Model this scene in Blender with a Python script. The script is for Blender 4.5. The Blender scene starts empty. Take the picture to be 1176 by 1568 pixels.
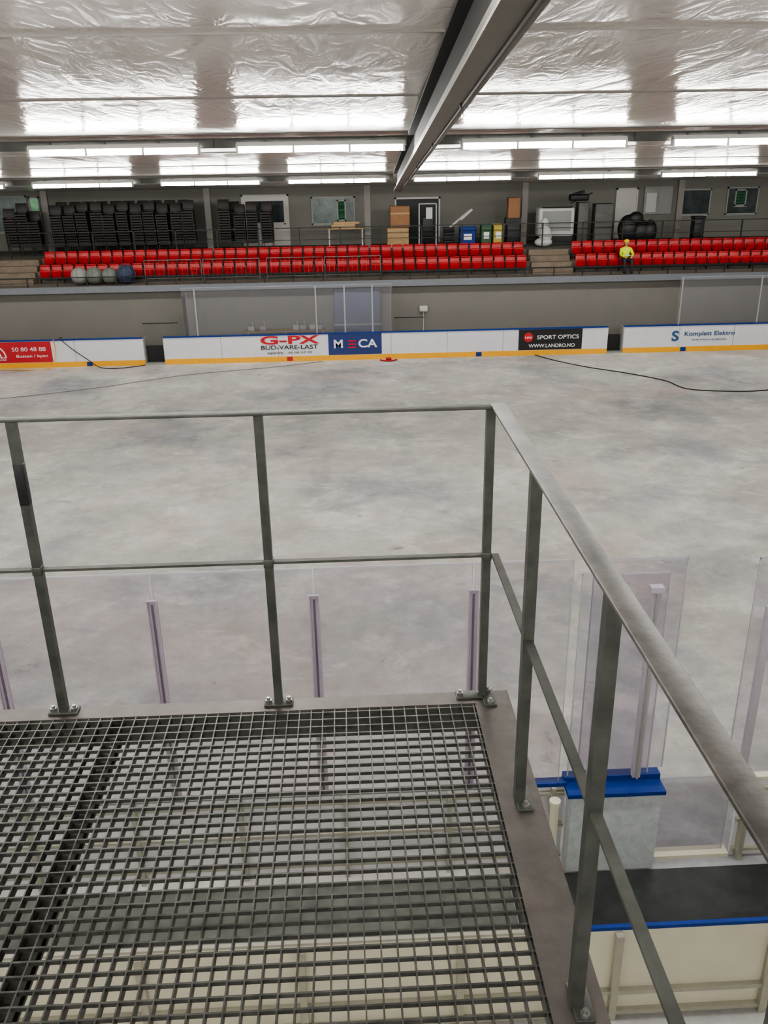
import bpy, bmesh, math, random
from mathutils import Vector, Matrix, Euler
random.seed(7)
sc=bpy.context.scene
try: sc.view_settings.look='AgX - Medium High Contrast'
except Exception: pass
EYE=7.87
# ------------------------------------------------------------------ helpers
def srgb(r,g,b):
    def c(x):
        x/=255.0
        return x/12.92 if x<=0.04045 else ((x+0.055)/1.055)**2.4
    return (c(r),c(g),c(b),1.0)
def mat(name,col,rough=0.5,metal=0.0,var=0.0,scale=8.0,bump=0.0,bscale=40.0,spec=0.5,emit=None,estr=0.0,stretch=(1,1,1),col2=None):
    m=bpy.data.materials.new(name);m.use_nodes=True
    nt=m.node_tree;N=nt.nodes;L=nt.links;b=N['Principled BSDF']
    b.inputs['Base Color'].default_value=col;b.inputs['Roughness'].default_value=rough
    b.inputs['Metallic'].default_value=metal;b.inputs['Specular IOR Level'].default_value=spec
    if emit:
        b.inputs['Emission Color'].default_value=emit;b.inputs['Emission Strength'].default_value=estr
    if var>0 or col2 or bump>0:
        tc=N.new('ShaderNodeTexCoord');mp=N.new('ShaderNodeMapping');mp.inputs['Scale'].default_value=stretch
        L.new(tc.outputs['Object'],mp.inputs['Vector'])
    if var>0 or col2:
        n=N.new('ShaderNodeTexNoise');n.inputs['Scale'].default_value=scale;n.inputs['Detail'].default_value=6;n.inputs['Roughness'].default_value=0.65
        L.new(mp.outputs['Vector'],n.inputs['Vector'])
        cr=N.new('ShaderNodeValToRGB');e=cr.color_ramp.elements
        a=col2 if col2 else tuple(max(0,c*(1-var)) for c in col[:3])+(1,)
        e[0].position=0.35;e[0].color=a;e[1].position=0.65;e[1].color=col if col2 else tuple(min(1,c*(1+var)) for c in col[:3])+(1,)
        L.new(n.outputs['Fac'],cr.inputs['Fac']);L.new(cr.outputs['Color'],b.inputs['Base Color'])
    if bump>0:
        n2=N.new('ShaderNodeTexNoise');n2.inputs['Scale'].default_value=bscale;n2.inputs['Detail'].default_value=4
        L.new(mp.outputs['Vector'],n2.inputs['Vector'])
        bp=N.new('ShaderNodeBump');bp.inputs['Strength'].default_value=bump;bp.inputs['Distance'].default_value=0.02
        L.new(n2.outputs['Fac'],bp.inputs['Height']);L.new(bp.outputs['Normal'],b.inputs['Normal'])
    return m
_rb={}
class MB:
    def __init__(s): s.v=[];s.f=[];s.m=[];s.sm=[]
    def add(s,vs,fs,mi=0,smooth=False):
        o=len(s.v);s.v+=[tuple(v) for v in vs]
        for f in fs: s.f.append([o+i for i in f]);s.m.append(mi);s.sm.append(smooth)
    def box(s,x0,x1,y0,y1,z0,z1,mi=0):
        s.add([(x0,y0,z0),(x1,y0,z0),(x1,y1,z0),(x0,y1,z0),(x0,y0,z1),(x1,y0,z1),(x1,y1,z1),(x0,y1,z1)],
              [(0,3,2,1),(4,5,6,7),(0,1,5,4),(1,2,6,5),(2,3,7,6),(3,0,4,7)],mi)
    def cbox(s,c,d,mi=0,rot=None):
        M=(Euler(rot).to_matrix() if rot else Matrix.Identity(3));c=Vector(c)
        vs=[c+M@Vector((sx*d[0]/2,sy*d[1]/2,sz*d[2]/2)) for sz in(-1,1) for sx,sy in((-1,-1),(1,-1),(1,1),(-1,1))]
        s.add(vs,[(0,3,2,1),(4,5,6,7),(0,1,5,4),(1,2,6,5),(2,3,7,6),(3,0,4,7)],mi)
    def rbox(s,c,d,bev=0.02,mi=0,rot=None,seg=2):
        k=(tuple(d),bev,seg)
        if k not in _rb:
            bm=bmesh.new();bmesh.ops.create_cube(bm,size=1)
            for v in bm.verts: v.co=Vector((v.co.x*d[0],v.co.y*d[1],v.co.z*d[2]))
            bmesh.ops.bevel(bm,geom=bm.edges[:],offset=bev,segments=seg,profile=0.5,affect='EDGES')
            bm.verts.index_update()
            _rb[k]=([v.co.copy() for v in bm.verts],[[v.index for v in f.verts] for f in bm.faces]);bm.free()
        V,Fc=_rb[k];M=(Euler(rot).to_matrix() if rot else Matrix.Identity(3));c=Vector(c)
        s.add([c+M@v for v in V],Fc,mi,True)
    def cyl(s,a,b,r,mi=0,n=10,r2=None,cap=True):
        a=Vector(a);b=Vector(b);d=(b-a).normalized();r2=r if r2 is None else r2
        t=Vector((0,0,1)) if abs(d.z)<0.9 else Vector((1,0,0))
        u=d.cross(t).normalized();w=d.cross(u)
        vs=[];
        for P,rr in((a,r),(b,r2)):
            for i in range(n):
                q=2*math.pi*i/n;vs.append(P+u*math.cos(q)*rr+w*math.sin(q)*rr)
        s.add(vs,[(i,(i+1)%n,n+(i+1)%n,n+i) for i in range(n)],mi,True)
        if cap: s.add(vs,[tuple(range(n))[::-1],tuple(range(n,2*n))],mi)
    def tube(s,pts,r,mi=0,n=8):
        for a,b in zip(pts[:-1],pts[1:]): s.cyl(a,b,r,mi,n)
    def ball(s,c,r,mi=0,nu=16,nv=10,sc=(1,1,1)):
        vs=[];fs=[]
        for j in range(nv+1):
            ph=math.pi*j/nv
            for i in range(nu):
                th=2*math.pi*i/nu
                vs.append((c[0]+r*sc[0]*math.sin(ph)*math.cos(th),c[1]+r*sc[1]*math.sin(ph)*math.sin(th),c[2]+r*sc[2]*math.cos(ph)))
        for j in range(nv):
            for i in range(nu):
                fs.append((j*nu+i,(j+1)*nu+i,(j+1)*nu+(i+1)%nu,j*nu+(i+1)%nu))
        s.add(vs,fs,mi,True)
    def build(s,name,mats,parent=None):
        me=bpy.data.meshes.new(name);me.from_pydata(s.v,[],s.f)
        for m in mats: me.materials.append(m)
        me.polygons.foreach_set('material_index',s.m);me.polygons.foreach_set('use_smooth',s.sm);me.update()
        o=bpy.data.objects.new(name,me);sc.collection.objects.link(o)
        if parent: o.parent=parent
        return o
def empty(name,loc=(0,0,0)):
    e=bpy.data.objects.new(name,None);sc.collection.objects.link(e);e.empty_display_size=0.2
    return e
def spline(pts,n=8):
    out=[];P=[Vector(p) for p in pts];P=[P[0]]+P+[P[-1]]
    for i in range(1,len(P)-2):
        for k in range(n):
            t=k/n;a,b,c,d=P[i-1],P[i],P[i+1],P[i+2]
            out.append(0.5*((2*b)+(c-a)*t+(2*a-5*b+4*c-d)*t*t+(3*b-a-3*c+d)*t**3))
    out.append(P[-2]);return out
# ------------------------------------------------------------------ materials
M_rail=mat('galvanised_rail',srgb(88,90,86),0.48,0.4,col2=srgb(70,72,69),scale=14,bump=0.03,bscale=60)
M_railf=mat('galvanised_flat_bar',srgb(84,85,80),0.6,0.15,col2=srgb(64,66,62),scale=10)
M_railtop=mat('worn_rail_top',srgb(106,102,98),0.46,0.2,col2=srgb(66,63,61),scale=8,bump=0.05,bscale=50)
M_plate=mat('platform_plate_steel',srgb(104,98,94),0.45,0.4,col2=srgb(80,76,74),scale=6,bump=0.02,bscale=50)
M_grate=mat('galvanised_grating',srgb(88,88,84),0.42,0.5,col2=srgb(62,63,61),scale=25)
M_bolt=mat('bolt_steel',srgb(150,150,148),0.35,0.8)
M_beam=mat('painted_grey_steel',srgb(116,112,107),0.5,0.1,var=0.06,scale=2)
M_beamd=mat('painted_gap_shade',srgb(28,27,26),0.7)  # dark of the gap beside the beam, put into web and top flange colour
M_purlin=mat('purlin_steel',srgb(84,84,81),0.5,0.3,var=0.12,scale=5)
M_slab=mat('slab_edge',srgb(118,122,128),0.5,0.2,var=0.05)
M_white=mat('board_white',srgb(218,218,224),0.35,0,var=0.03,scale=3)
M_marked=mat('scuffed_board_white',srgb(206,212,216),0.4,0,col2=srgb(180,188,192),scale=9)
M_blue=mat('cap_blue',srgb(22,54,128),0.45,0,var=0.08,spec=.3)
M_yellow=mat('kick_yellow',srgb(236,172,44),0.45,0,var=0.05)
M_red=mat('ad_red',srgb(180,36,46),0.5)
M_navy=mat('ad_navy',srgb(36,54,110),0.5)
M_black=mat('ad_black',srgb(30,30,32),0.5)
M_txtw=mat('print_white',srgb(235,235,235),0.5)
M_txtr=mat('print_red',srgb(190,30,40),0.5)
M_txtb=mat('print_blue',srgb(44,84,128),0.5)
M_txtk=mat('print_black',srgb(34,34,38),0.5)
M_cream=mat('cream_panel',srgb(212,208,188),0.5,0,var=0.04,scale=2)
M_creamst=mat('cream_steel',srgb(170,168,154),0.45,0.2,var=0.06)
M_mat=mat('rubber_mat',srgb(52,56,54),0.5,0,col2=srgb(36,39,39),scale=4,bump=0.1,bscale=60)
M_bench=mat('bench_floor_grey',srgb(112,112,106),0.6,0,col2=srgb(84,86,82),scale=3)
M_alu=mat('aluminium_post',srgb(178,172,182),0.45,0.1,var=0.04)
M_alun=mat('glazing_channel',srgb(164,154,168),0.45,0.05,var=0.05)
M_alud=mat('glazing_groove',srgb(96,88,104),0.5,0.1)
M_seat=mat('red_seat_plastic',srgb(165,15,23),0.42,0,var=0.08,scale=3)
M_dark=mat('black_painted_steel',srgb(36,38,38),0.5,0.2)
M_conc=mat('tier_concrete',srgb(108,104,96),0.8,0,var=0.12,scale=2,bump=0.1)
M_wallb=mat('wall_grey_paint',srgb(126,124,117),0.75,0,var=0.04,scale=0.7)
M_walll=mat('lower_wall_grey',srgb(116,113,107),0.65,0,var=0.05,scale=0.5)
M_walls=mat('side_wall_panel',srgb(184,182,178),0.7,0,var=0.05,scale=0.5)
M_chair=mat('chair_black_plastic',srgb(40,33,31),0.55,0,var=0.1)
M_frame=mat('window_frame_grey',srgb(146,148,144),0.5)
M_doorw=mat('door_white',srgb(196,194,188),0.5,0,var=0.03)
M_card=mat('cardboard',srgb(150,110,80),0.8,0,var=0.08)
M_wood=mat('plywood',srgb(172,144,106),0.7,0,var=0.1)
M_net=mat('white_plastic',srgb(190,190,188),0.4)
M_greenb=mat('crate_green',srgb(50,90,60),0.5);M_yelb=mat('crate_yellow',srgb(180,164,70),0.5)
M_cable=mat('cable_black',srgb(36,34,34),0.5)
M_cableg=mat('cable_grey',srgb(120,116,112),0.5)
M_body=mat('luminaire_body',srgb(210,210,205),0.4)
M_tube=mat('fluorescent_tube',srgb(255,255,250),0.5,emit=(1.0,0.985,0.945,1),estr=86.0)

def glass_mat(name,tint,gloss,diff,dcol):
    m=bpy.data.materials.new(name);m.use_nodes=True;nt=m.node_tree;N=nt.nodes;L=nt.links;N.clear()
    out=N.new('ShaderNodeOutputMaterial');tr=N.new('ShaderNodeBsdfTransparent');tr.inputs[0].default_value=tint
    gl=N.new('ShaderNodeBsdfGlossy');gl.inputs['Roughness'].default_value=0.04
    df=N.new('ShaderNodeBsdfDiffuse');df.inputs[0].default_value=dcol
    m1=N.new('ShaderNodeMixShader');m2=N.new('ShaderNodeMixShader');fr=N.new('ShaderNodeFresnel');fr.inputs[0].default_value=gloss
    m1.inputs[0].default_value=diff;L.new(tr.outputs[0],m1.inputs[1]);L.new(df.outputs[0],m1.inputs[2])
    L.new(fr.outputs[0],m2.inputs[0]);L.new(m1.outputs[0],m2.inputs[1]);L.new(gl.outputs[0],m2.inputs[2]);L.new(m2.outputs[0],out.inputs[0])
    return m
M_glass=glass_mat('plexiglass',(0.91,0.90,0.925,1),1.2,0.035,(0.78,0.75,0.82,1))
M_glassf=glass_mat('plexiglass_far',(0.92,0.92,0.94,1),1.2,0.08,(0.7,0.7,0.72,1))
M_edge=glass_mat('plexiglass_edge',(0.7,0.7,0.75,1),1.2,0.45,(0.85,0.85,0.9,1))

# floor
def floor_material():
    m=bpy.data.materials.new('rink_concrete');m.use_nodes=True;nt=m.node_tree;N=nt.nodes;L=nt.links;b=N['Principled BSDF']
    tc=N.new('ShaderNodeTexCoord')
    def noise(scale,st,det=6,ro=.6,dist=0.0,off=(0,0,0)):
        mp=N.new('ShaderNodeMapping');mp.inputs['Scale'].default_value=st;mp.inputs['Location'].default_value=off;L.new(tc.outputs['Object'],mp.inputs['Vector'])
        n=N.new('ShaderNodeTexNoise');n.inputs['Scale'].default_value=scale;n.inputs['Detail'].default_value=det;n.inputs['Roughness'].default_value=ro;n.inputs['Distortion'].default_value=dist
        L.new(mp.outputs['Vector'],n.inputs['Vector']);return n.outputs['Fac']
    def ramp(f,p0,c0,p1,c1):
        r=N.new('ShaderNodeValToRGB');e=r.color_ramp.elements;e[0].position=p0;e[0].color=c0;e[1].position=p1;e[1].color=c1;L.new(f,r.inputs['Fac']);return r.outputs['Color']
    def mix(a,bb,f,mode='MIX'):
        x=N.new('ShaderNodeMixRGB');x.blend_type=mode
        if isinstance(f,float): x.inputs[0].default_value=f
        else: L.new(f,x.inputs[0])
        L.new(a,x.inputs[1]);L.new(bb,x.inputs[2]);return x.outputs[0]
    base=ramp(noise(0.42,(1,1,1),9,.68,.3),0.36,srgb(176,176,171),0.64,srgb(206,203,198))
    sm=ramp(noise(0.55,(1,1.2,1),8,.72,.6,(9,4,0)),0.52,(0,0,0,1),0.62,(.7,.7,.7,1))
    c=mix(base,ramp(noise(3,(1,1,1),2),0.0,srgb(222,219,214),1.0,srgb(222,219,214)),sm)
    fine=ramp(noise(2.5,(1,0.9,1),9,.75,.0),0.32,srgb(218,218,215),0.64,(1,1,1,1))
    c=mix(c,fine,0.8,'MULTIPLY')
    blue=ramp(noise(0.2,(1,1,1),7,.66,.2,(3.1,7.7,0)),0.50,(1,1,1,1),0.62,srgb(204,208,220))
    c=mix(c,blue,0.9,'MULTIPLY')
    pink=ramp(noise(0.3,(1,1,1),5,.6,.2,(13,2,0)),0.5,(1,1,1,1),0.66,srgb(238,224,220))
    c=mix(c,pink,0.7,'MULTIPLY')
    spots=ramp(noise(1.1,(1,1,1),5,.6,0.3,(5,5,0)),0.27,srgb(166,166,163),0.33,(1,1,1,1))
    c=mix(c,spots,0.8,'MULTIPLY')
    L.new(c,b.inputs['Base Color'])
    r=N.new('ShaderNodeMapRange');r.inputs['To Min'].default_value=0.42;r.inputs['To Max'].default_value=0.62
    L.new(noise(0.8,(1,1,1)),r.inputs['Value']);L.new(r.outputs[0],b.inputs['Roughness'])
    return m
# ceiling foil
def ceiling_material():
    m=bpy.data.materials.new('ceiling_foil');m.use_nodes=True;nt=m.node_tree;N=nt.nodes;L=nt.links;b=N['Principled BSDF']
    b.inputs['Base Color'].default_value=srgb(212,208,203);b.inputs['Roughness'].default_value=0.2;b.inputs['Metallic'].default_value=0.0
    b.inputs['Specular IOR Level'].default_value=0.36
    tc=N.new('ShaderNodeTexCoord');hs=[]
    for scale,st,dist,w,off in ((0.8,(1.3,0.4,1),0.7,1.0,0),(2.0,(1.4,0.5,1),1.4,0.36,5),(4.5,(1.2,0.6,1),1.0,0.10,9)):
        mp=N.new('ShaderNodeMapping');mp.inputs['Scale'].default_value=st;mp.inputs['Location'].default_value=(off,off,0);mp.inputs['Rotation'].default_value=(0,0,.12*off);L.new(tc.outputs['Object'],mp.inputs['Vector'])
        n=N.new('ShaderNodeTexNoise');n.inputs['Scale'].default_value=scale;n.inputs['Detail'].default_value=1.5;n.inputs['Distortion'].default_value=dist
        L.new(mp.outputs['Vector'],n.inputs['Vector'])
        s=N.new('ShaderNodeMath');s.operation='SUBTRACT';L.new(n.outputs['Fac'],s.inputs[0]);s.inputs[1].default_value=0.5
        a=N.new('ShaderNodeMath');a.operation='ABSOLUTE';L.new(s.outputs[0],a.inputs[0])
        k=N.new('ShaderNodeMath');k.operation='MULTIPLY';L.new(a.outputs[0],k.inputs[0]);k.inputs[1].default_value=w
        hs.append(k.outputs[0])
    a1=N.new('ShaderNodeMath');a1.operation='ADD';L.new(hs[0],a1.inputs[0]);L.new(hs[1],a1.inputs[1])
    a2=N.new('ShaderNodeMath');a2.operation='ADD';L.new(a1.outputs[0],a2.inputs[0]);L.new(hs[2],a2.inputs[1])
    bp=N.new('ShaderNodeBump');bp.inputs['Strength'].default_value=0.30;bp.inputs['Distance'].default_value=0.2
    L.new(a2.outputs[0],bp.inputs['Height']);L.new(bp.outputs[0],b.inputs['Normal'])
    return m
# ------------------------------------------------------------------ room shell
XL,XR,YB,YF=-24.0,27.0,-5.0,45.0
b=MB();b.box(XL,XR,YB,YF,-0.2,0.0);floor=b.build('floor',[floor_material()])
def zc(y): return 9.82-0.068*y
seams=[-5.0,0.9,5.5,10.2,14.8,20.0,24.6,29.3,34.0,39.5,45.2]
vs=[];fs=[]
nx=170;ys=[]
for a,c in zip(seams[:-1],seams[1:]):
    for k in range(8): ys.append((a+(c-a)*k/8,k/8))
ys.append((45.2,0))
for (y,t) in ys:
    for i in range(nx+1):
        x=XL-0.2+(XR-XL+0.4)*i/nx
        sag=0.04*math.sin(math.pi*t)
        wr=(0.008*math.sin(x*2.1+y*0.8)+0.005*math.sin(x*5.3-y*1.7))*math.sin(math.pi*t)
        vs.append((x,y,zc(y)-sag+wr))
for j in range(len(ys)-1):
    for i in range(nx):
        q=j*(nx+1)+i;fs.append((q,q+nx+1,q+nx+2,q+1))
b=MB();b.add(vs,fs,0,True)
for s in seams[1:-1]:
    b.cbox((1.5,s,zc(s)-0.008),(XR-XL,0.03,0.02),1)
ceiling=b.build('ceiling',[ceiling_material(),M_beam])
b=MB();b.box(XL-0.2,XR+0.2,YF,YF+0.2,0,6.8);b.build('wall_far',[M_wallb])
b=MB();b.box(XL-0.2,XL,YB,YF,0,10.2);b.build('wall_left',[M_walls])
b=MB();b.box(XR,XR+0.2,YB,YF,0,10.2);b.build('wall_right',[M_walls])
b=MB();b.box(XL-0.2,XR+0.2,YB-0.2,YB,0,10.3);b.build('wall_back',[M_walls])
b=MB();b.box(XL,XR,38.4,38.6,0,2.86);b.build('wall_stand_front',[M_walll])
b=MB();b.box(XL,XR,38.37,38.4,0,0.15);b.build('baseboard_stand_front',[M_dark])
# ------------------------------------------------------------------ ceiling steel
def yb(y): return 9.12-0.068*y
def bx(y): return 1.10+0.0316*(y-5.7)
b=MB()
y0,y1=-4.0,33.6
def prism(sec,ya,yc,mi):
    n=len(sec)
    v=[(bx(ya)+x,ya,yb(ya)+z) for x,z in sec]+[(bx(yc)+x,yc,yb(yc)+z) for x,z in sec]
    b.add(v,[(i,(i+1)%n,n+(i+1)%n,n+i) for i in range(n)]+[tuple(range(n))[::-1],tuple(range(n,2*n))],mi)
prism([(-.15,0),(.15,0),(.15,.03),(-.15,.03)],y0,y1,0)
prism([(-.05,.03),(.05,.03),(.05,.26),(-.05,.26)],y0,y1,0)
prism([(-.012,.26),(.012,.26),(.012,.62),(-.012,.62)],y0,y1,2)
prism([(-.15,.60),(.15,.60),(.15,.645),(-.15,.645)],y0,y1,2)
prism([(-.13,.03),(-.09,.03),(-.09,.07),(-.13,.07)],y0,y1,1)
prism([(.06,-.04),(.085,-.04),(.085,-.005),(.06,-.005)],y0,y1,1)
for y in (5.5,10.2,14.8,20,24.6,29.3): b.cbox((bx(y)+.075,y,yb(y)-.02),(.08,.04,.045),1)
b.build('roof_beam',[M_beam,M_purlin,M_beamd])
purl=MB()
for y in (6.4,20.3,34.1):
    z=zc(y)-0.16
    for xa,xb in ((XL,bx(y)-.16),(bx(y)+.16,XR)):
        purl.box(xa,xb,y-.04,y+.04,z-.10,z-.08,0);purl.box(xa,xb,y-.04,y+.04,z+.08,z+.10,0);purl.box(xa,xb,y-.01,y+.01,z-.08,z+.08,0)
    x=XL+.5
    while x<XR: purl.box(x,x+.05,y-.045,y-.01,z-.08,z+.08,0);x+=1.15
purl.build('roof_purlins',[M_purlin])
def lum(x,y,z,nm='fluorescent_lamp'):
    e=empty(nm);e.location=(x,y,z)
    b=MB();b.box(0,3.6,-.09,.09,.075,.13,0);b.box(0,3.6,-.03,.03,.13,.16,0)
    for k in range(4): b.box(min(k*1.2,3.57)-.01,min(k*1.2,3.57)+.04,-.065,.065,-.06,.08,0)
    b.build('housing',[M_body],e)
    t=MB();t.cyl((.03,0,.01),(3.57,0,.01),.06,0,4,cap=False)
    t.build('tubes',[M_tube],e)
for k in range(-3,6): lum(-6.64+4.608*k-(.22 if k==1 else 0),20.13,8.13)
for k in range(-2,8): lum(-11.23+4.608*k,33.9,7.21)
for k in range(-3,6): lum(-6.64+4.608*k-(.65 if k==1 else 0),6.4,9.03)
for k in range(-2,4): lum(-6.64+4.608*k-(.95 if k==1 else 0),-2.2,9.60)
# ------------------------------------------------------------------ far boards
def text(body,cx,zc_,w,h,m,y,parent,name='lettering',bold=0.0):
    cu=bpy.data.curves.new(name,'FONT');cu.body=body;cu.extrude=0.004;cu.offset=bold;cu.align_x='CENTER';cu.align_y='CENTER'
    o=bpy.data.objects.new(name,cu);sc.collection.objects.link(o);cu.materials.append(m)
    bpy.context.view_layer.update();d=o.dimensions
    o.rotation_euler=(math.pi/2,0,0);o.scale=(w/max(d.x,.01),h/max(d.y,.01),1)
    o.location=(cx,y,zc_);o.parent=parent
    return o
def far_boards(segs):
    e=empty('rink_boards');b=MB();y=36.74
    for xa,xb in segs:
        b.box(xa,xb,y,y+.1,.22,1.12,0);b.box(xa,xb,y-.012,y+.1,0,.22,1);b.box(xa,xb,y-.03,y+.12,1.12,1.17,2)
        x=xa+2.4
        while x<xb-.5: b.box(x,x+.02,y-.004,y,.22,1.12,3);x+=2.4
    for bxx,mm in ((-10.95,2),(5.6,2),(-2.5,4),(14.5,2)): b.box(bxx-.12,bxx+.12,y-.016,y-.011,.02,.2,mm)
    b.box(-16.5,-12.46,y-.006,y,.23,1.1,4);b.box(-.84,1.43,y-.006,y,.23,1.11,5);b.box(7.3,10.05,y-.006,y,.23,1.11,6)
    b.build('panels',[M_white,M_yellow,M_blue,M_frame,M_red,M_navy,M_black],e)
    ty=y-.012
    text('G-PX',-2.5,.90,2.5,.36,M_txtr,ty,e,bold=.03);text('BUD-VARE-LAST',-2.5,.60,2.4,.18,M_txtk,ty,e,bold=.01);text('GJØVIK - 40 00 27 77',-2.5,.37,1.9,.1,M_txtk,ty,e)
    text('M',-.42,.68,.38,.36,M_txtw,ty,e,bold=.02);text('CA',.82,.68,.8,.36,M_txtw,ty,e,bold=.02)
    q=MB()
    for k in range(3): q.box(.0,.34,ty-.004,ty,.51+k*.135,.57+k*.135,0)
    q.build('mark',[M_txtr],e)
    text('SPORT OPTICS',9.0,.76,1.8,.17,M_txtw,ty,e,bold=.01);text('WWW.LANDRO.NO',8.75,.4,2.0,.15,M_txtw,ty,e,bold=.01)
    q=MB();q.cyl((7.72,ty+.004,.78),(7.72,ty-.004,.78),.2,0,24);q.build('mark_disc',[M_txtr],e);text('Leica',7.72,.78,.28,.12,M_txtw,ty-.008,e)
    text('Komplett Elektro',15.6,.76,2.2,.24,M_txtb,ty,e,bold=.012);text('INSTALLASJON',15.6,.5,1.5,.09,M_txtb,ty,e)
    text('S',14.1,.66,.30,.45,M_txtb,ty,e,bold=.03)
    text('50 80 48 88',-13.4,.78,1.4,.17,M_txtw,ty,e);text('Bussen i byen',-13.3,.5,1.3,.15,M_txtw,ty,e)
    for r in (.32,.52): 
        q=MB();q.tube([(-14.9+r*math.cos(a*math.pi/12),ty,.45+r*math.sin(a*math.pi/12)) for a in range(13)],.03,0,6);q.build('arc',[M_txtw],e)
    text('EUROBUSS',-14.9,.4,1.0,.16,M_txtw,ty,e)
    g=MB()
    for xa,xb in ((-8.63,-7.78),(11.16,11.86)):
        g.box(xa+.05,xb-.05,y+.35,y+.40,0,.75,0);g.box(xa,xb,y+.0,y+.3,0,.06,1)
        g.box(xa,xa+.04,y+.11,y+.5,0,1.12,1);g.box(xb-.04,xb,y+.11,y+.5,0,1.12,1)
    g.build('gate_recess',[M_black,M_frame],e)
far_boards([(-23.5,-8.63),(-7.78,11.16),(11.86,26.5)])
M_fpost=mat('far_glass_post',srgb(160,160,158),0.4,0.2)
def glass_row(name,y,x0,x1,z0,z1,posts,pr=.03,pm=None):
    e=empty(name);g=MB();g.box(x0,x1,y-.006,y+.006,z0,z1,0);g.box(x0,x1,y-.008,y+.008,z1-.012,z1,1);g.build('pane',[M_glassf,M_edge],e)
    p=MB()
    for px,pz in posts: p.box(px-pr,px+pr,y-.03,y+.03,z0,pz,0)
    p.build('posts',[pm or M_alu],e);return e
glass_row('far_glass_shield',36.80,-6.85,1.9,1.17,3.15,[(-6.3,3.1),(-1.3,3.1),(-.1,3.1),(1.06,3.1)],.03,M_fpost)
glass_row('far_glass_shield',36.80,14.1,24.0,1.17,3.15,[(14.2,3.1),(17.6,3.1),(18.2,3.1),(20.5,3.1)],.03,M_fpost)
for xx in (-6.85,1.9):
    e=empty('far_side_glass');g=MB();g.box(xx-.006,xx+.006,36.9,37.9,0,2.8,0);g.box(xx-.012,xx+.012,37.88,37.9,0,2.8,1);g.build('pane',[M_glassf,M_edge],e)
b=MB();b.box(-4.4,-1.0,37.0,37.6,1.2,1.25,0)
for x in (-4.3,-2.7,-1.1): b.box(x,x+.06,37.5,37.56,0,1.2,1)
for i,x in enumerate((-4.1,-3.6,-2.2,-1.9,-1.5,-1.2)):
    b.rbox((x,37.3,1.25+.10),(.26,.3,.2),.02,2 if i%2 else 1);b.cyl((x+.05,37.3,1.45),(x+.05,37.3,1.6),.02,1,6)
b.build('scorekeeper_table',[M_wood,M_doorw,M_alu])
b=MB();b.rbox((.45,38.32,1.4),(2.0,.07,2.78),.02,0);b.box(-.6,1.5,38.27,38.29,1.2,1.26,1);b.build('blue_padded_panel',[mat('pad_blue',srgb(96,102,120),0.6),M_frame])
b=MB();b.rbox((3.35,38.3,1.85),(.35,.14,.24),.02,0);b.cyl((3.35,38.33,1.75),(3.35,38.33,0.0),.02,0,6);b.build('wall_socket_box',[M_doorw])
for xa,xb in ((-8.7,-7.2),(2.0,3.3)):
    b=MB();b.cyl((xa,37.3,1.65),(xb,37.3,1.65),.022,0);b.cyl((xa+.1,37.3,0),(xa+.1,37.3,1.65),.015,1);b.cyl((xb-.1,37.3,0),(xb-.1,37.3,1.65),.015,1);b.build('bench_handrail',[M_dark,M_walll])
# ------------------------------------------------------------------ grandstand
M_step=mat('timber_step',srgb(116,104,90),0.75,0,var=0.15,scale=3)
b=MB();b.box(XL+.01,XR-.01,38.1,39.85,2.87,3.1,0);b.box(XL+.01,XR-.01,38.06,38.1,2.86,3.13,1)
for k in range(2):
    b.box(8.3,10.1,39.2+k*.36,39.85,3.1+.235*k,3.1+.235*(k+1),2);b.box(-16.5,-13.6,39.2+k*.36,39.85,3.1+.235*k,3.1+.235*(k+1),2)
b.build('grandstand_front_deck',[M_conc,M_slab,M_step])
b=MB();b.box(XL+.01,XR-.01,39.86,40.7,0,3.58,0)
for k in range(2):
    b.box(8.3,10.1,39.92+k*.36,40.7,3.58+.235*k,3.58+.235*(k+1),1);b.box(-16.5,-13.6,39.92+k*.36,40.7,3.58+.235*k,3.58+.235*(k+1),1)
b.build('grandstand_tier',[M_conc,M_step])
b=MB();b.box(XL+.01,XR-.01,40.71,44.99,0,4.05,0);b.build('grandstand_walkway',[M_conc])
def seats(x0,n):
    b=MB()
    for zb,y in ((3.12,39.55),(3.60,40.40)):
        for i in range(n):
            x=x0+.25+i*.5
            b.rbox((x,y+.06,zb+.50),(.43,.06,.48),.035,0,(math.radians(-10),0,0))
            b.rbox((x,y+.09,zb+.74),(.43,.10,.08),.035,0)
            b.rbox((x,y-.09,zb+.40),(.40,.09,.34),.035,0,(math.radians(16),0,0))
        b.box(x0,x0+n*.5,y+.0,y+.05,zb+.15,zb+.21,1)
        for i in range(n//2+1):
            x=min(x0+i*1.0,x0+n*.5-.03);b.box(x,x+.04,y-.05,y+.1,zb-.01,zb+.2,1)
    return b.build('stadium_seat_block',[M_seat,M_dark])
seats(-13.4,43);seats(10.25,30);seats(-23.4,13)
e=empty('stand_guard_rail');b=MB()
x=XL+.5
while x<XR:
    b.box(x-.02,x+.02,38.14,38.18,3.1,3.50,0);x+=1.25
b.box(XL+.1,XR-.1,38.13,38.18,3.48,3.52,0);b.box(XL+.1,XR-.1,38.15,38.17,3.28,3.30,0)
b.build('rail',[M_dark],e)
M_bar=mat('barrier_steel',srgb(120,118,116),0.45,0.5)
def barrier(x0,x1):
    b=MB();y=38.55
    b.tube([(x0,y,3.1),(x0,y,4.1),(x1,y,4.1),(x1,y,3.1)],.018,0,6);b.cyl((x0,y,3.35),(x1,y,3.35),.012,0,6)
    x=x0+.2
    while x<x1-.05: b.cyl((x,y,3.35),(x,y,4.1),.006,0,5);x+=.2
    for x in (x0+.0,x1-.0): b.box(x-.02,x+.02,y-.22,y+.22,3.101,3.13,0)
    b.build('crowd_barrier',[M_bar])
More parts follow.
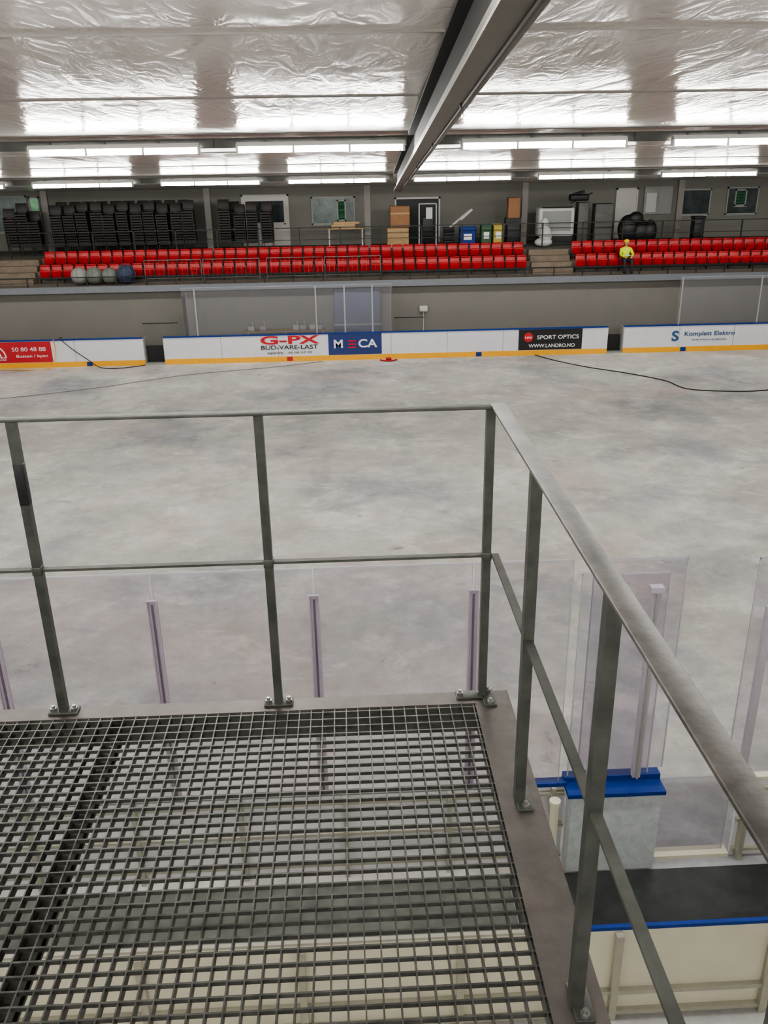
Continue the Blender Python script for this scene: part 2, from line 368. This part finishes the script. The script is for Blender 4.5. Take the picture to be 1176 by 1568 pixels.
for x0,x1 in ((-8.6,-6.2),(-6.1,-3.7),(-3.4,-1.0),(-.9,1.5)): barrier(x0,x1)
e=empty('walkway_rail');b=MB()
x=-15
while x<24:
    b.box(x-.025,x+.025,41.0,41.05,4.05,5.15,0);x+=1.85
b.box(-15,24,41.0,41.05,5.11,5.15,0);b.box(-15,24,41.015,41.035,4.6,4.63,0)
b.build('rail',[M_dark],e)
for x in (-13.8,-6.35,1.1,8.55,16.0):
    b=MB();z1=zc(43)-.06
    b.box(x-.14,x+.14,42.9,42.915,4.06,z1,0);b.box(x-.14,x+.14,43.085,43.1,4.06,z1,0);b.box(x-.006,x+.006,42.915,43.085,4.06,z1,0);b.box(x-.2,x+.2,42.84,43.16,4.051,4.07,0)
    b.build('steel_column',[M_beam])
def window(n,x0,x1,z0,z1,pane):
    b=MB();y=44.97;w=.07
    b.box(x0,x1,y-.03,y+.02,z0,z0+w,0);b.box(x0,x1,y-.03,y+.02,z1-w,z1,0);b.box(x0,x0+w,y-.03,y+.02,z0,z1,0);b.box(x1-w,x1,y-.03,y+.02,z0,z1,0)
    b.box(x0-.04,x1+.04,y-.08,y,z0-.04,z0,0)
    b.box(x0+w,x1-w,y+.0,y+.02,z0+w,z1-w,1)
    return b.build('window_%d'%n,[M_frame,pane])
P_dark=mat('window_dark_glass',srgb(44,52,58),0.1,0,col2=srgb(74,82,82),scale=1.5)
P_green=mat('window_daylight_view',srgb(150,190,150),0.2,0,col2=srgb(40,84,50),scale=3,emit=srgb(110,165,125),estr=.35)
P_grey=mat('window_lit_room',srgb(132,146,144),0.2,0,col2=srgb(96,106,104),scale=2)
window(1,-17.2,-15.3,4.9,6.6,P_grey);window(2,-1.6,.55,5.0,6.3,P_grey)
window(3,16.8,18.3,5.1,6.35,P_dark);window(4,19.1,20.7,5.1,6.4,P_dark)
window(5,-.35,.1,5.15,6.15,P_green);window(6,-15.2,-14.7,4.9,6.55,P_green);window(7,19.5,20.1,5.5,6.3,P_green)
def door(n,x0,x1,z1,leaf,dark=None):
    b=MB();y=44.97;w=.08;z0=4.06
    b.box(x0,x0+w,y-.05,y+.02,z0,z1,0);b.box(x1-w,x1,y-.05,y+.02,z0,z1,0);b.box(x0,x1,y-.05,y+.02,z1-w,z1,0)
    b.box(x0+w,x1-w,y-.015,y+.02,z0,z1-w,1)
    b.box(x1-w-.2,x1-w-.08,y-.06,y-.02,z0+1.0,z0+1.04,2)
    if dark: b.box(x0+.25,x1-.25,y-.03,y-.015,z0+1.1,z1-.3,3)
    b.build('door_%d'%n,[M_doorw,leaf,M_dark,P_dark])
door(1,-5.0,-2.7,6.45,M_doorw,True);door(2,2.5,4.75,6.2,M_dark);door(3,13.5,14.6,6.45,M_doorw)
def chair_stack(b,x,y,n,lean=0.018,rot=0):
    R=Matrix.Rotation(rot,3,'Z')
    def P(px,py,pz): 
        v=R@Vector((px,py,0));return (x+v.x,y+v.y,4.055+pz)
    for i in range(n):
        dz=i*.115;dy=-i*lean
        b.cbox(P(0,dy,.45+dz),(.5,.46,.07),0,(math.radians(4),0,rot))
        b.rbox(P(0,.22+dy,.74+dz),(.50,.035,.38),.015,0,(math.radians(-12),0,rot))
        for sx in (-.24,.24):
            b.cbox(P(sx,.20+dy,.62+dz),(.025,.025,.36),1,(math.radians(-12),0,rot))
            b.cbox(P(sx,-.02+dy,.52+dz),(.022,.4,.05),1,(0,0,rot))
        if i<1 or i%2==0:
            for sx in (-.24,.24):
                for sy in(-.2,.2): b.cbox(P(sx,sy+dy,.22+dz),(.022,.022,.44),1)
def stacks(lst):
    b=MB()
    for x,y,n,r in lst: chair_stack(b,x,y,n,rot=r)
    b.build('stacked_chairs',[M_chair,M_dark])
lst=[]
for i in range(11): lst.append((-13.1+i*.6,42.1+.1*(i%2),[12,12,13,13,12,13,12,13,12,12,13][i],0.0 if i%3 else .15))
lst+=[(-13.0+i*.62,42.75,13,0) for i in range(10)]
stacks(lst)
stacks([(-5.5,42.1,13,.1),(-4.8,42.2,11,0),(-4.25,42.1,12,.1),(-3.55,42.1,12,-.1),(-5.1,42.7,12,0)])
stacks([(-15.2,42.1,11,.2),(-14.6,42.1,13,.1),(-14.1,42.1,10,0)])
b=MB();b.box(-.8,.9,42.2,42.9,4.95,5.0,0)
for x in (-.75,.8):
    for y in (42.25,42.8): b.box(x,x+.05,y,y+.05,4.06,4.95,1)
b.box(-.6,.5,42.3,42.8,5.0,5.18,0);b.box(-.5,.7,42.35,42.7,5.18,5.28,0);b.build('folding_table',[M_wood,M_alu])
b=MB();b.rbox((2.5,42.6,4.06+.45),(1.0,.6,.9),.02,1);b.rbox((2.6,42.6,5.45),(.9,.5,.95),.015,0);b.cbox((2.6,42.345,5.6),(.9,.01,.08),1);b.build('cardboard_box_stack',[M_card,M_wood])
b=MB()
for x in (3.5,4.3): b.cyl((x,42.4,4.06),(x,42.4,6.0),.035,0);b.box(x-.03,x+.03,42.1,42.9,4.06,4.1,0)
b.cyl((3.5,42.4,6.0),(4.3,42.4,6.0),.035,0);b.rbox((3.9,42.35,5.0),(.5,.2,.9),.03,1);b.cbox((3.95,42.2,5.6),(.3,.02,.5),2)
for k in range(6): b.rbox((4.9,42.4,4.3+k*.12),(.5,.35,.09),.02,1)
b.cyl((4.9,42.4,4.9),(5.9,42.4,5.7),.05,2);b.cbox((5.7,42.4,5.5),(.7,.3,.08),2,(0,-.7,0));b.build('gym_machine',[M_alu,M_dark,M_net])
def crate(x,z,w,h,m,nm):
    b=MB();y=42.2
    b.box(x,x+w,y,y+.4,z,z+.02,0);b.box(x,x+w,y,y+.02,z,z+h,0);b.box(x,x+w,y+.38,y+.4,z,z+h,0);b.box(x,x+.02,y,y+.4,z,z+h,0);b.box(x+w-.02,x+w,y,y+.4,z,z+h,0)
    b.box(x-.02,x+w+.02,y-.02,y,z+h-.06,z+h,0);b.cbox((x+w/2,y-.012,z+h*.5),(w*.5,.02,h*.3),1);b.build(nm,[m,M_txtw])
crate(5.4,4.06,.75,.9,M_blue,'storage_crate');crate(6.4,4.06,.5,1.0,M_greenb,'storage_crate');crate(6.97,4.06,.5,1.0,M_yelb,'storage_crate')
b=MB();b.rbox((7.95,42.6,4.56),(.6,.5,1.0),.02,1);b.rbox((7.95,42.6,5.75),(.55,.45,.9),.015,0);b.box(7.58,8.3,42.35,42.8,5.05,5.3,1);b.build('cardboard_boxes_on_cart',[M_card,M_dark])
b=MB();b.rbox((9.9,42.4,5.1),(1.7,.8,1.3),.12,0,seg=3);b.box(9.1,10.7,42.1,42.8,4.06,4.45,1);b.cbox((9.9,41.99,5.15),(1.35,.02,.9),2);b.cyl((9.2,42,5.75),(10.6,42,5.75),.03,1);b.build('glass_display_freezer',[M_net,M_dark,mat('freezer_front',srgb(140,142,140),0.2)])
b=MB();b.ball((9.3,41.5,4.55),.38,0,sc=(.8,.6,1.1));b.ball((9.25,41.5,5.1),.18,0,sc=(1,.8,1.4));b.ball((9.2,41.45,4.27),.35,0,sc=(1.2,.8,.6));b.build('white_sack',[M_net])
b=MB();b.rbox((11.0,42.5,6.15),(.9,.4,.3),.08,0);b.cyl((10.7,42.3,6.3),(11.2,42.3,6.42),.06,0);b.rbox((11.2,42.5,5.0),(.5,.6,1.88),.03,1);b.cyl((10.6,42.4,5.9),(11.6,42.4,6.35),.03,0);b.build('compressor_on_stand',[M_dark,M_purlin])
b=MB()
for c,r,s in (((13.3,42,4.72),.55,(.9,.7,1.2)),((13.9,42,4.6),.5,(1,.7,1.1)),((14.3,41.9,4.6),.42,(.8,.7,1.3)),((13.6,41.9,5.2),.35,(1,.7,.9))): b.ball(c,r,0,sc=s)
b.build('black_equipment_bags',[M_black])
b=MB();b.box(14.9,16.3,44.85,44.995,5.2,6.5,0);b.box(15.0,15.5,44.82,44.85,5.3,6.2,1);b.box(15.6,16.2,44.82,44.85,5.6,6.3,2);b.build('notice_board',[M_frame,M_net,M_frame])
b=MB();b.rbox((12.15,42.4,4.97),(.85,.6,1.8),.03,0)
for k in range(3): b.box(11.78,12.52,42.08,42.1,4.3+k*.55,4.75+k*.55,1)
b.build('metal_cabinet',[M_purlin,M_purlin])
b=MB();b.rbox((16.6,42,4.62),(.5,.5,1.1),.05,0);b.rbox((16.6,42,5.2),(.55,.55,.1),.03,0);b.build('waste_bin',[M_dark])
b=MB()
for c,r,m in (((-11.5,38.9,3.48),.36,0),((-10.85,38.9,3.48),.36,1),((-10.2,38.9,3.46),.34,1),((-9.5,38.9,3.52),.40,2)):
    b.ball(c,r,m)
    for a in range(8):
        th=a*math.pi/4
        b.tube([(c[0]+(r+.01)*math.sin(p_)*math.cos(th),c[1]+(r+.01)*math.sin(p_)*math.sin(th),c[2]+(r+.01)*math.cos(p_)) for p_ in [math.pi*q/8 for q in range(1,8)]],.008,3,4)
b.build('netted_balls',[mat('ball_grey',srgb(142,144,138),0.7),mat('ball_green_grey',srgb(108,114,106),0.7),mat('ball_blue',srgb(46,58,82),0.7),M_cableg])
# ------------------------------------------------------------------ seated person in hi-vis
e=empty('seated_person')
def skin(name,pts,edges,m,root=0):
    me=bpy.data.meshes.new(name);me.from_pydata([p[0] for p in pts],edges,[]);o=bpy.data.objects.new(name,me);sc.collection.objects.link(o)
    md=o.modifiers.new('s','SKIN');md.use_smooth_shade=True
    for i,p in enumerate(pts): me.skin_vertices[0].data[i].radius=p[1]
    me.skin_vertices[0].data[root].use_root=True
    o.modifiers.new('u','SUBSURF').levels=1;me.materials.append(m);o.parent=e;return o
X=12.45
M_vest=mat('hi_vis_yellow',srgb(204,226,40),0.6);M_trs=mat('work_trousers',srgb(40,42,50),0.7);M_skin=mat('skin',srgb(195,140,115),0.5)
skin('hi_vis_jacket',[((X,39.32,3.66),(.19,.14)),((X,39.35,3.9),(.18,.13)),((X,39.36,4.1),(.2,.12)),((X,39.36,4.2),(.07,.07)),
 ((X-.21,39.34,4.08),(.075,.075)),((X-.28,39.18,3.86),(.06,.06)),((X-.16,38.98,3.8),(.045,.045)),((X+.21,39.34,4.08),(.075,.075)),((X+.29,39.18,3.86),(.06,.06)),((X+.17,38.98,3.8),(.045,.045))],
 [(0,1),(1,2),(2,3),(2,4),(4,5),(5,6),(2,7),(7,8),(8,9)],M_vest)
skin('trousers',[((X,39.32,3.62),(.17,.13)),((X-.12,39.2,3.62),(.10,.10)),((X-.16,38.86,3.64),(.075,.075)),((X-.15,38.86,3.2),(.05,.05)),((X+.12,39.2,3.62),(.10,.10)),((X+.16,38.86,3.64),(.075,.075)),((X+.15,38.86,3.2),(.05,.05))],
 [(0,1),(1,2),(2,3),(0,4),(4,5),(5,6)],M_trs)
b=MB();b.ball((X,39.33,4.36),.105,0,sc=(.85,.98,1.15));b.cyl((X,39.35,4.2),(X,39.34,4.3),.05,0);b.ball((X,39.225,4.35),.02,0);b.cbox((X,39.235,4.30),(.05,.01,.012),2)
for sx in(-1,1): b.ball((X+sx*.035,39.24,4.375),.012,2,8,6);b.ball((X+sx*.092,39.34,4.35),.022,0,8,6)
b.ball((X,39.34,4.42),.125,1,sc=(.95,1.1,.75));b.cyl((X,39.33,4.405),(X,39.33,4.415),.14,1,16)
for sx in(-1,1):
    b.rbox((X+sx*.15,38.80,3.15),(.1,.27,.09),.03,2)
    hx=X+sx*.13;b.rbox((hx,38.93,3.77),(.08,.09,.04),.015,0)
    for k in range(4): b.cyl((hx-.03+k*.02,38.9,3.77),(hx-.03+k*.02,38.845+abs(k-1.5)*.008,3.74),.009,0,6)
    b.cyl((hx-sx*.035,38.95,3.77),(hx-sx*.065,38.9,3.75),.01,0,6)
b.build('head_hands_boots',[M_skin,mat('hard_hat_yellow',srgb(230,190,40),0.4),M_dark],e)
b=MB();b.box(X-.19,X+.19,39.2,39.215,3.8,3.84,0);b.build('reflective_strip',[M_net],e)
# ------------------------------------------------------------------ cables on floor
def cable(name,pts,r,m):
    b=MB();b.tube(spline(pts,8),r,0,6);b.build(name,[m])
cable('floor_cable',[(8.0,36.6,.05),(8.65,35.5,.02),(9.6,34.2,.02),(10.9,32.9,.02),(11.9,31.6,.02),(12.25,30.3,.02),(13.4,29.8,.02),(14.9,29.75,.02),(17,30.6,.02),(20,31.5,.02)],.02,M_cable)
cable('floor_cable',[(-13.5,31.2,.02),(-10,32.6,.02),(-6.5,34.6,.02),(-3.2,35.6,.02),(-1.1,36.5,.02)],.012,M_cableg)
cable('hanging_cable',[(-12.0,36.9,1.22),(-12.0,36.66,1.2),(-11.6,36.64,.8),(-11.0,36.58,.35),(-10.4,36.3,.04),(-9.6,36.1,.03),(-8.6,36.6,.03)],.018,M_cable)
cable('hanging_cable',[(-12.3,36.66,1.2),(-12.28,36.64,.6),(-12.5,36.3,.05),(-13.5,36.2,.03),(-14.6,36.4,.03)],.018,M_yellow)
b=MB();b.tube(spline([(1.35,36.4,.04),(1.5,36.25,.04),(1.8,36.2,.04),(2.05,36.4,.04)],6),.03,0);b.rbox((1.7,36.4,.07),(.24,.12,.13),.03,0);b.build('red_hose_coupling',[M_seat])
# ------------------------------------------------------------------ near boards / glass
M_capd=mat('cap_grey',srgb(120,120,118),0.5)
e=empty('near_boards');b=MB();y=7.95
b.box(XL+.3,2.34,y,y+.03,0.02,1.17,0)
b.box(XL+.3,1.75,y-.03,y+.06,1.17,1.19,5);b.box(1.75,2.36,y-.04,y+.07,1.17,1.22,1)
x=2.20
while x>-12:
    b.box(x-.025,x+.025,y-.08,y,0,1.17,2);x-=1.2
for z in (.15,.6,1.05): b.box(XL+.3,2.34,y-.05,y,z,z+.04,2)
b.box(2.38,3.42,y-.18,y+.04,0.03,1.12,3);b.box(2.33,3.45,y-.22,y+.12,1.14,1.19,1);b.box(2.33,3.45,y-.0,y+.12,1.19,1.26,1)
b.box(3.47,4.40,y-.03,y+.12,0,.05,4)
b.box(4.42,XR-.4,y,y+.04,0,1.15,0);b.box(4.42,XR-.4,y-.03,y+.06,1.15,1.18,4)
x=4.50
while x<9: b.box(x-.03,x+.03,y-.1,y,0,1.15,2);x+=.6
for z in (.1,.55,1.0): b.box(4.42,9,y-.05,y,z,z+.04,2)
b.build('panels',[M_white,M_blue,M_creamst,M_marked,M_cream,M_capd],e)
b=MB();b.cyl((2.17,y-.25,0),(2.17,y-.25,1.12),.05,0,12);b.cyl((2.17,y-.25,1.12),(2.17,y-.25,1.16),.065,0,12);b.build('gate_post',[M_cream],e)
e=empty('near_glass_shield')
g=MB();p=MB()
px=[1.22-1.655*k for k in range(0,10)]
xs=[2.27]+px
for a,c in zip(xs[1:],xs[:-1]):
    g.box(a+.012,c-.012,y-.006,y+.006,1.23,4.04,0);g.box(a+.012,c-.012,y-.009,y+.009,4.025,4.045,1)
    g.box(a+.008,a+.016,y-.009,y+.009,1.23,4.04,1);g.box(c-.016,c-.008,y-.009,y+.009,1.23,4.04,1)
for x in px:
    p.box(x-.055,x+.055,y-.03,y-.012,1.2,3.74,1);p.box(x-.012,x+.012,y-.034,y-.03,1.2,3.70,0)
    p.box(x-.055,x-.04,y-.05,y-.03,1.2,3.74,1);p.box(x+.04,x+.055,y-.05,y-.03,1.2,3.74,1);p.box(x-.055,x+.055,y-.05,y-.012,3.74,3.75,1)
g.build('panes',[M_glass,M_edge],e);p.build('posts',[M_alud,M_alun],e)
e=empty('gate_glass_shield')
g=MB();p=MB()
def pane(x0,x1,yy,z0,z1):
    g.box(x0,x1,yy-.006,yy+.006,z0,z1,0);g.box(x0,x1,yy-.009,yy+.009,z1-.02,z1,1);g.box(x0,x0+.012,yy-.009,yy+.009,z0,z1,1);g.box(x1-.012,x1,yy-.009,yy+.009,z0,z1,1)
pane(2.36,3.30,y+.02,1.28,3.86);pane(2.5,3.5,y+.1,1.28,3.98)
for x in (2.62,3.14):
    p.box(x-.045,x+.045,y-.07,y+.0,1.28,3.66,0);p.box(x-.012,x+.012,y-.1,y-.07,1.28,3.66,1)
    p.box(x-.07,x+.07,y-.09,y+.01,3.66,3.72,0)
g.build('panes',[M_glass,M_edge],e);p.build('posts',[M_alu,M_frame],e)
g=MB();p=MB();e=empty('bench_glass_shield')
pane(4.25,6.4,y+.07,1.2,3.96);pane(6.44,8.6,y+.07,1.2,3.96)
p.box(4.38,4.46,y-.01,y+.05,1.19,3.4,0);p.box(6.38,6.46,y-.01,y+.05,1.2,3.6,0)
g.build('panes',[M_glass,M_edge],e);p.build('posts',[M_alu],e)
g=MB();e=empty('gate_door_glass');pane(3.46,4.34,y+.05,.06,1.16);g.build('pane',[M_glass,M_edge],e)
b=MB();b.box(1.7,XR-.4,6.08,7.75,.001,.03,0);b.box(1.7,XR-.4,6.08,6.12,.03,.035,0);b.build('rubber_floor_mat',[M_mat])
b=MB();b.box(-20,1.68,6.08,7.75,.001,.025,0)
for k in range(10): b.box(-20+k*2.2,-19.98+k*2.2,6.08,7.75,.025,.028,0)
b.build('bench_floor_covering',[M_bench])
e=empty('bench_back_boards');b=MB();y=5.95
b.box(-20,XR-.4,y,y+.03,.0,1.12,0);b.box(1.85,XR-.4,y-.006,y+.035,1.12,1.16,1);b.box(-20,1.85,y-.006,y+.035,1.12,1.15,2)
for k in range(-12,10):
    xx=2.38+k*1.5;b.box(xx-.035,xx+.035,y-.07,y,0,1.10,2)
for z in (0.05,.32): b.box(-20,XR-.4,y-.05,y,z,z+.05,2)
b.build('panels',[M_cream,M_blue,M_creamst],e)
# ------------------------------------------------------------------ platform
PZ=EYE-1.664
e=empty('grating_platform')
b=MB();x=-2.4
while x<.38: b.box(x-.0018,x+.0018,-1.2,2.385,PZ-.028,PZ,0);x+=.038
yy=-1.2
while yy<2.386: b.box(-2.4,.385,yy-.0024,yy+.0024,PZ-.012,PZ-.0005,0);yy+=.038
b.build('grating',[M_grate],e)
b=MB()
b.box(.385,.50,-1.2,2.455,PZ-.008,PZ+.001,0);b.box(-2.4,.385,2.387,2.455,PZ-.008,PZ+.001,0)
b.box(.492,.50,-1.2,2.455,PZ-.10,PZ-.008,0);b.box(-2.4,.50,2.447,2.455,PZ-.10,PZ-.008,0);b.box(.381,.385,-1.2,2.39,PZ-.035,PZ+.003,0)
b.build('edge_plates',[M_plate],e)
b=MB()
for x in (-2.3,-.80,):
    b.box(x-.018,x+.018,-1.2,2.39,PZ-.10,PZ-.09,0);b.box(x-.004,x+.004,-1.2,2.39,PZ-.09,PZ-.04,0);b.box(x-.018,x+.018,-1.2,2.39,PZ-.04,PZ-.03,0)
b.box(-2.4,.49,2.41,2.44,PZ-.12,PZ-.01,0);b.box(-2.4,.49,-1.2,-1.14,PZ-.12,PZ-.03,0);b.box(.45,.48,-1.2,2.44,PZ-.12,PZ-.01,0)
b.build('joists',[M_purlin],e)
b=MB()
for x in (-2.3,.46):
    b.box(x-.05,x+.05,-1.15,-1.05,0,PZ-.12,0)
b.box(-2.4,.5,-1.15,-1.05,PZ-.3,PZ-.12,0)
b.build('support_legs',[M_purlin],e)
e=empty('guard_railing')
RT=PZ+1.0;py=2.43
b=MB()
fx=[.41,-.267,-.971,-1.675,-2.38]
def post(b,x,y,w,d,dz=0):
    b.box(x-w/2,x+w/2,y-d/2,y+d/2,PZ+.002,RT-.008+dz,0)
def foot(b,x,y,ax):
    L_,W_=.095,.042
    if ax=='x':
        b.rbox((x,y,PZ+.0055),(L_,W_,.007),.002,0)
        for s in(-1,1): b.cyl((x+s*.034,y,PZ+.009),(x+s*.034,y,PZ+.017),.011,1,6);b.cyl((x+s*.034,y,PZ+.017),(x+s*.034,y,PZ+.026),.006,1,8)
    else:
        b.rbox((x,y,PZ+.0055),(W_,L_,.007),.002,0)
        for s in(-1,1): b.cyl((x,y+s*.034,PZ+.009),(x,y+s*.034,PZ+.017),.011,1,6);b.cyl((x,y+s*.034,PZ+.017),(x,y+s*.034,PZ+.026),.006,1,8)
for x in fx: post(b,x,py,.026,.026);
foot(b,.37,py,'x');foot(b,.43,py-.02,'y')
for x in fx[1:]: foot(b,x,py,'x')
sx=.437
for yv in (1.915,1.285,.62,-.05,-.7):
    post(b,sx,yv,.028,.028);foot(b,sx+.012,yv,'y')
for x in fx: b.rbox((x,py-.002,PZ+.52),(.030,.032,.03),.004,0)
b.build('posts',[M_rail,M_bolt],e)
b=MB();b.rbox((-1.0,py,RT-.004),(2.87,.040,.008),.002,0);b.build('top_rail_front',[M_railf],e)
b=MB();b.rbox((sx-.004,.62,RT-.0035),(.044,3.66,.009),.002,0);b.build('top_rail_side',[M_railtop],e)
b=MB()
b.box(-2.4,.41,py-.010,py+.010,PZ+.516,PZ+.524,0);b.box(sx-.011,sx+.011,-1.1,py,PZ+.516,PZ+.524,0)
b.build('mid_rail',[M_railf],e)
b=MB();b.rbox((-.971-.0,py,PZ+.80),(.029,.029,.13),.003,0);b.build('black_tape',[M_black],e)
# ------------------------------------------------------------------ world & camera
w=bpy.data.worlds.new('World');sc.world=w;w.use_nodes=True
w.node_tree.nodes['Background'].inputs[0].default_value=(.6,.65,.7,1);w.node_tree.nodes['Background'].inputs[1].default_value=.3
f,p,yw,ro=1863.6,.3863,.0382,.0171
F=Vector((math.sin(yw)*math.cos(p),math.cos(yw)*math.cos(p),-math.sin(p)))
R0=Vector((math.cos(yw),-math.sin(yw),0));U0=R0.cross(F)
R=R0*math.cos(ro)-U0*math.sin(ro);U=R0*math.sin(ro)+U0*math.cos(ro)
cd=bpy.data.cameras.new('camera');co=bpy.data.objects.new('camera',cd);sc.collection.objects.link(co)
cd.sensor_fit='VERTICAL';cd.sensor_height=36;cd.sensor_width=27;cd.lens=36*f/2212;cd.clip_start=.02;cd.clip_end=300
Mx=Matrix(((R.x,U.x,-F.x,0),(R.y,U.y,-F.y,0),(R.z,U.z,-F.z,EYE),(0,0,0,1)));co.matrix_world=Mx
sc.camera=co
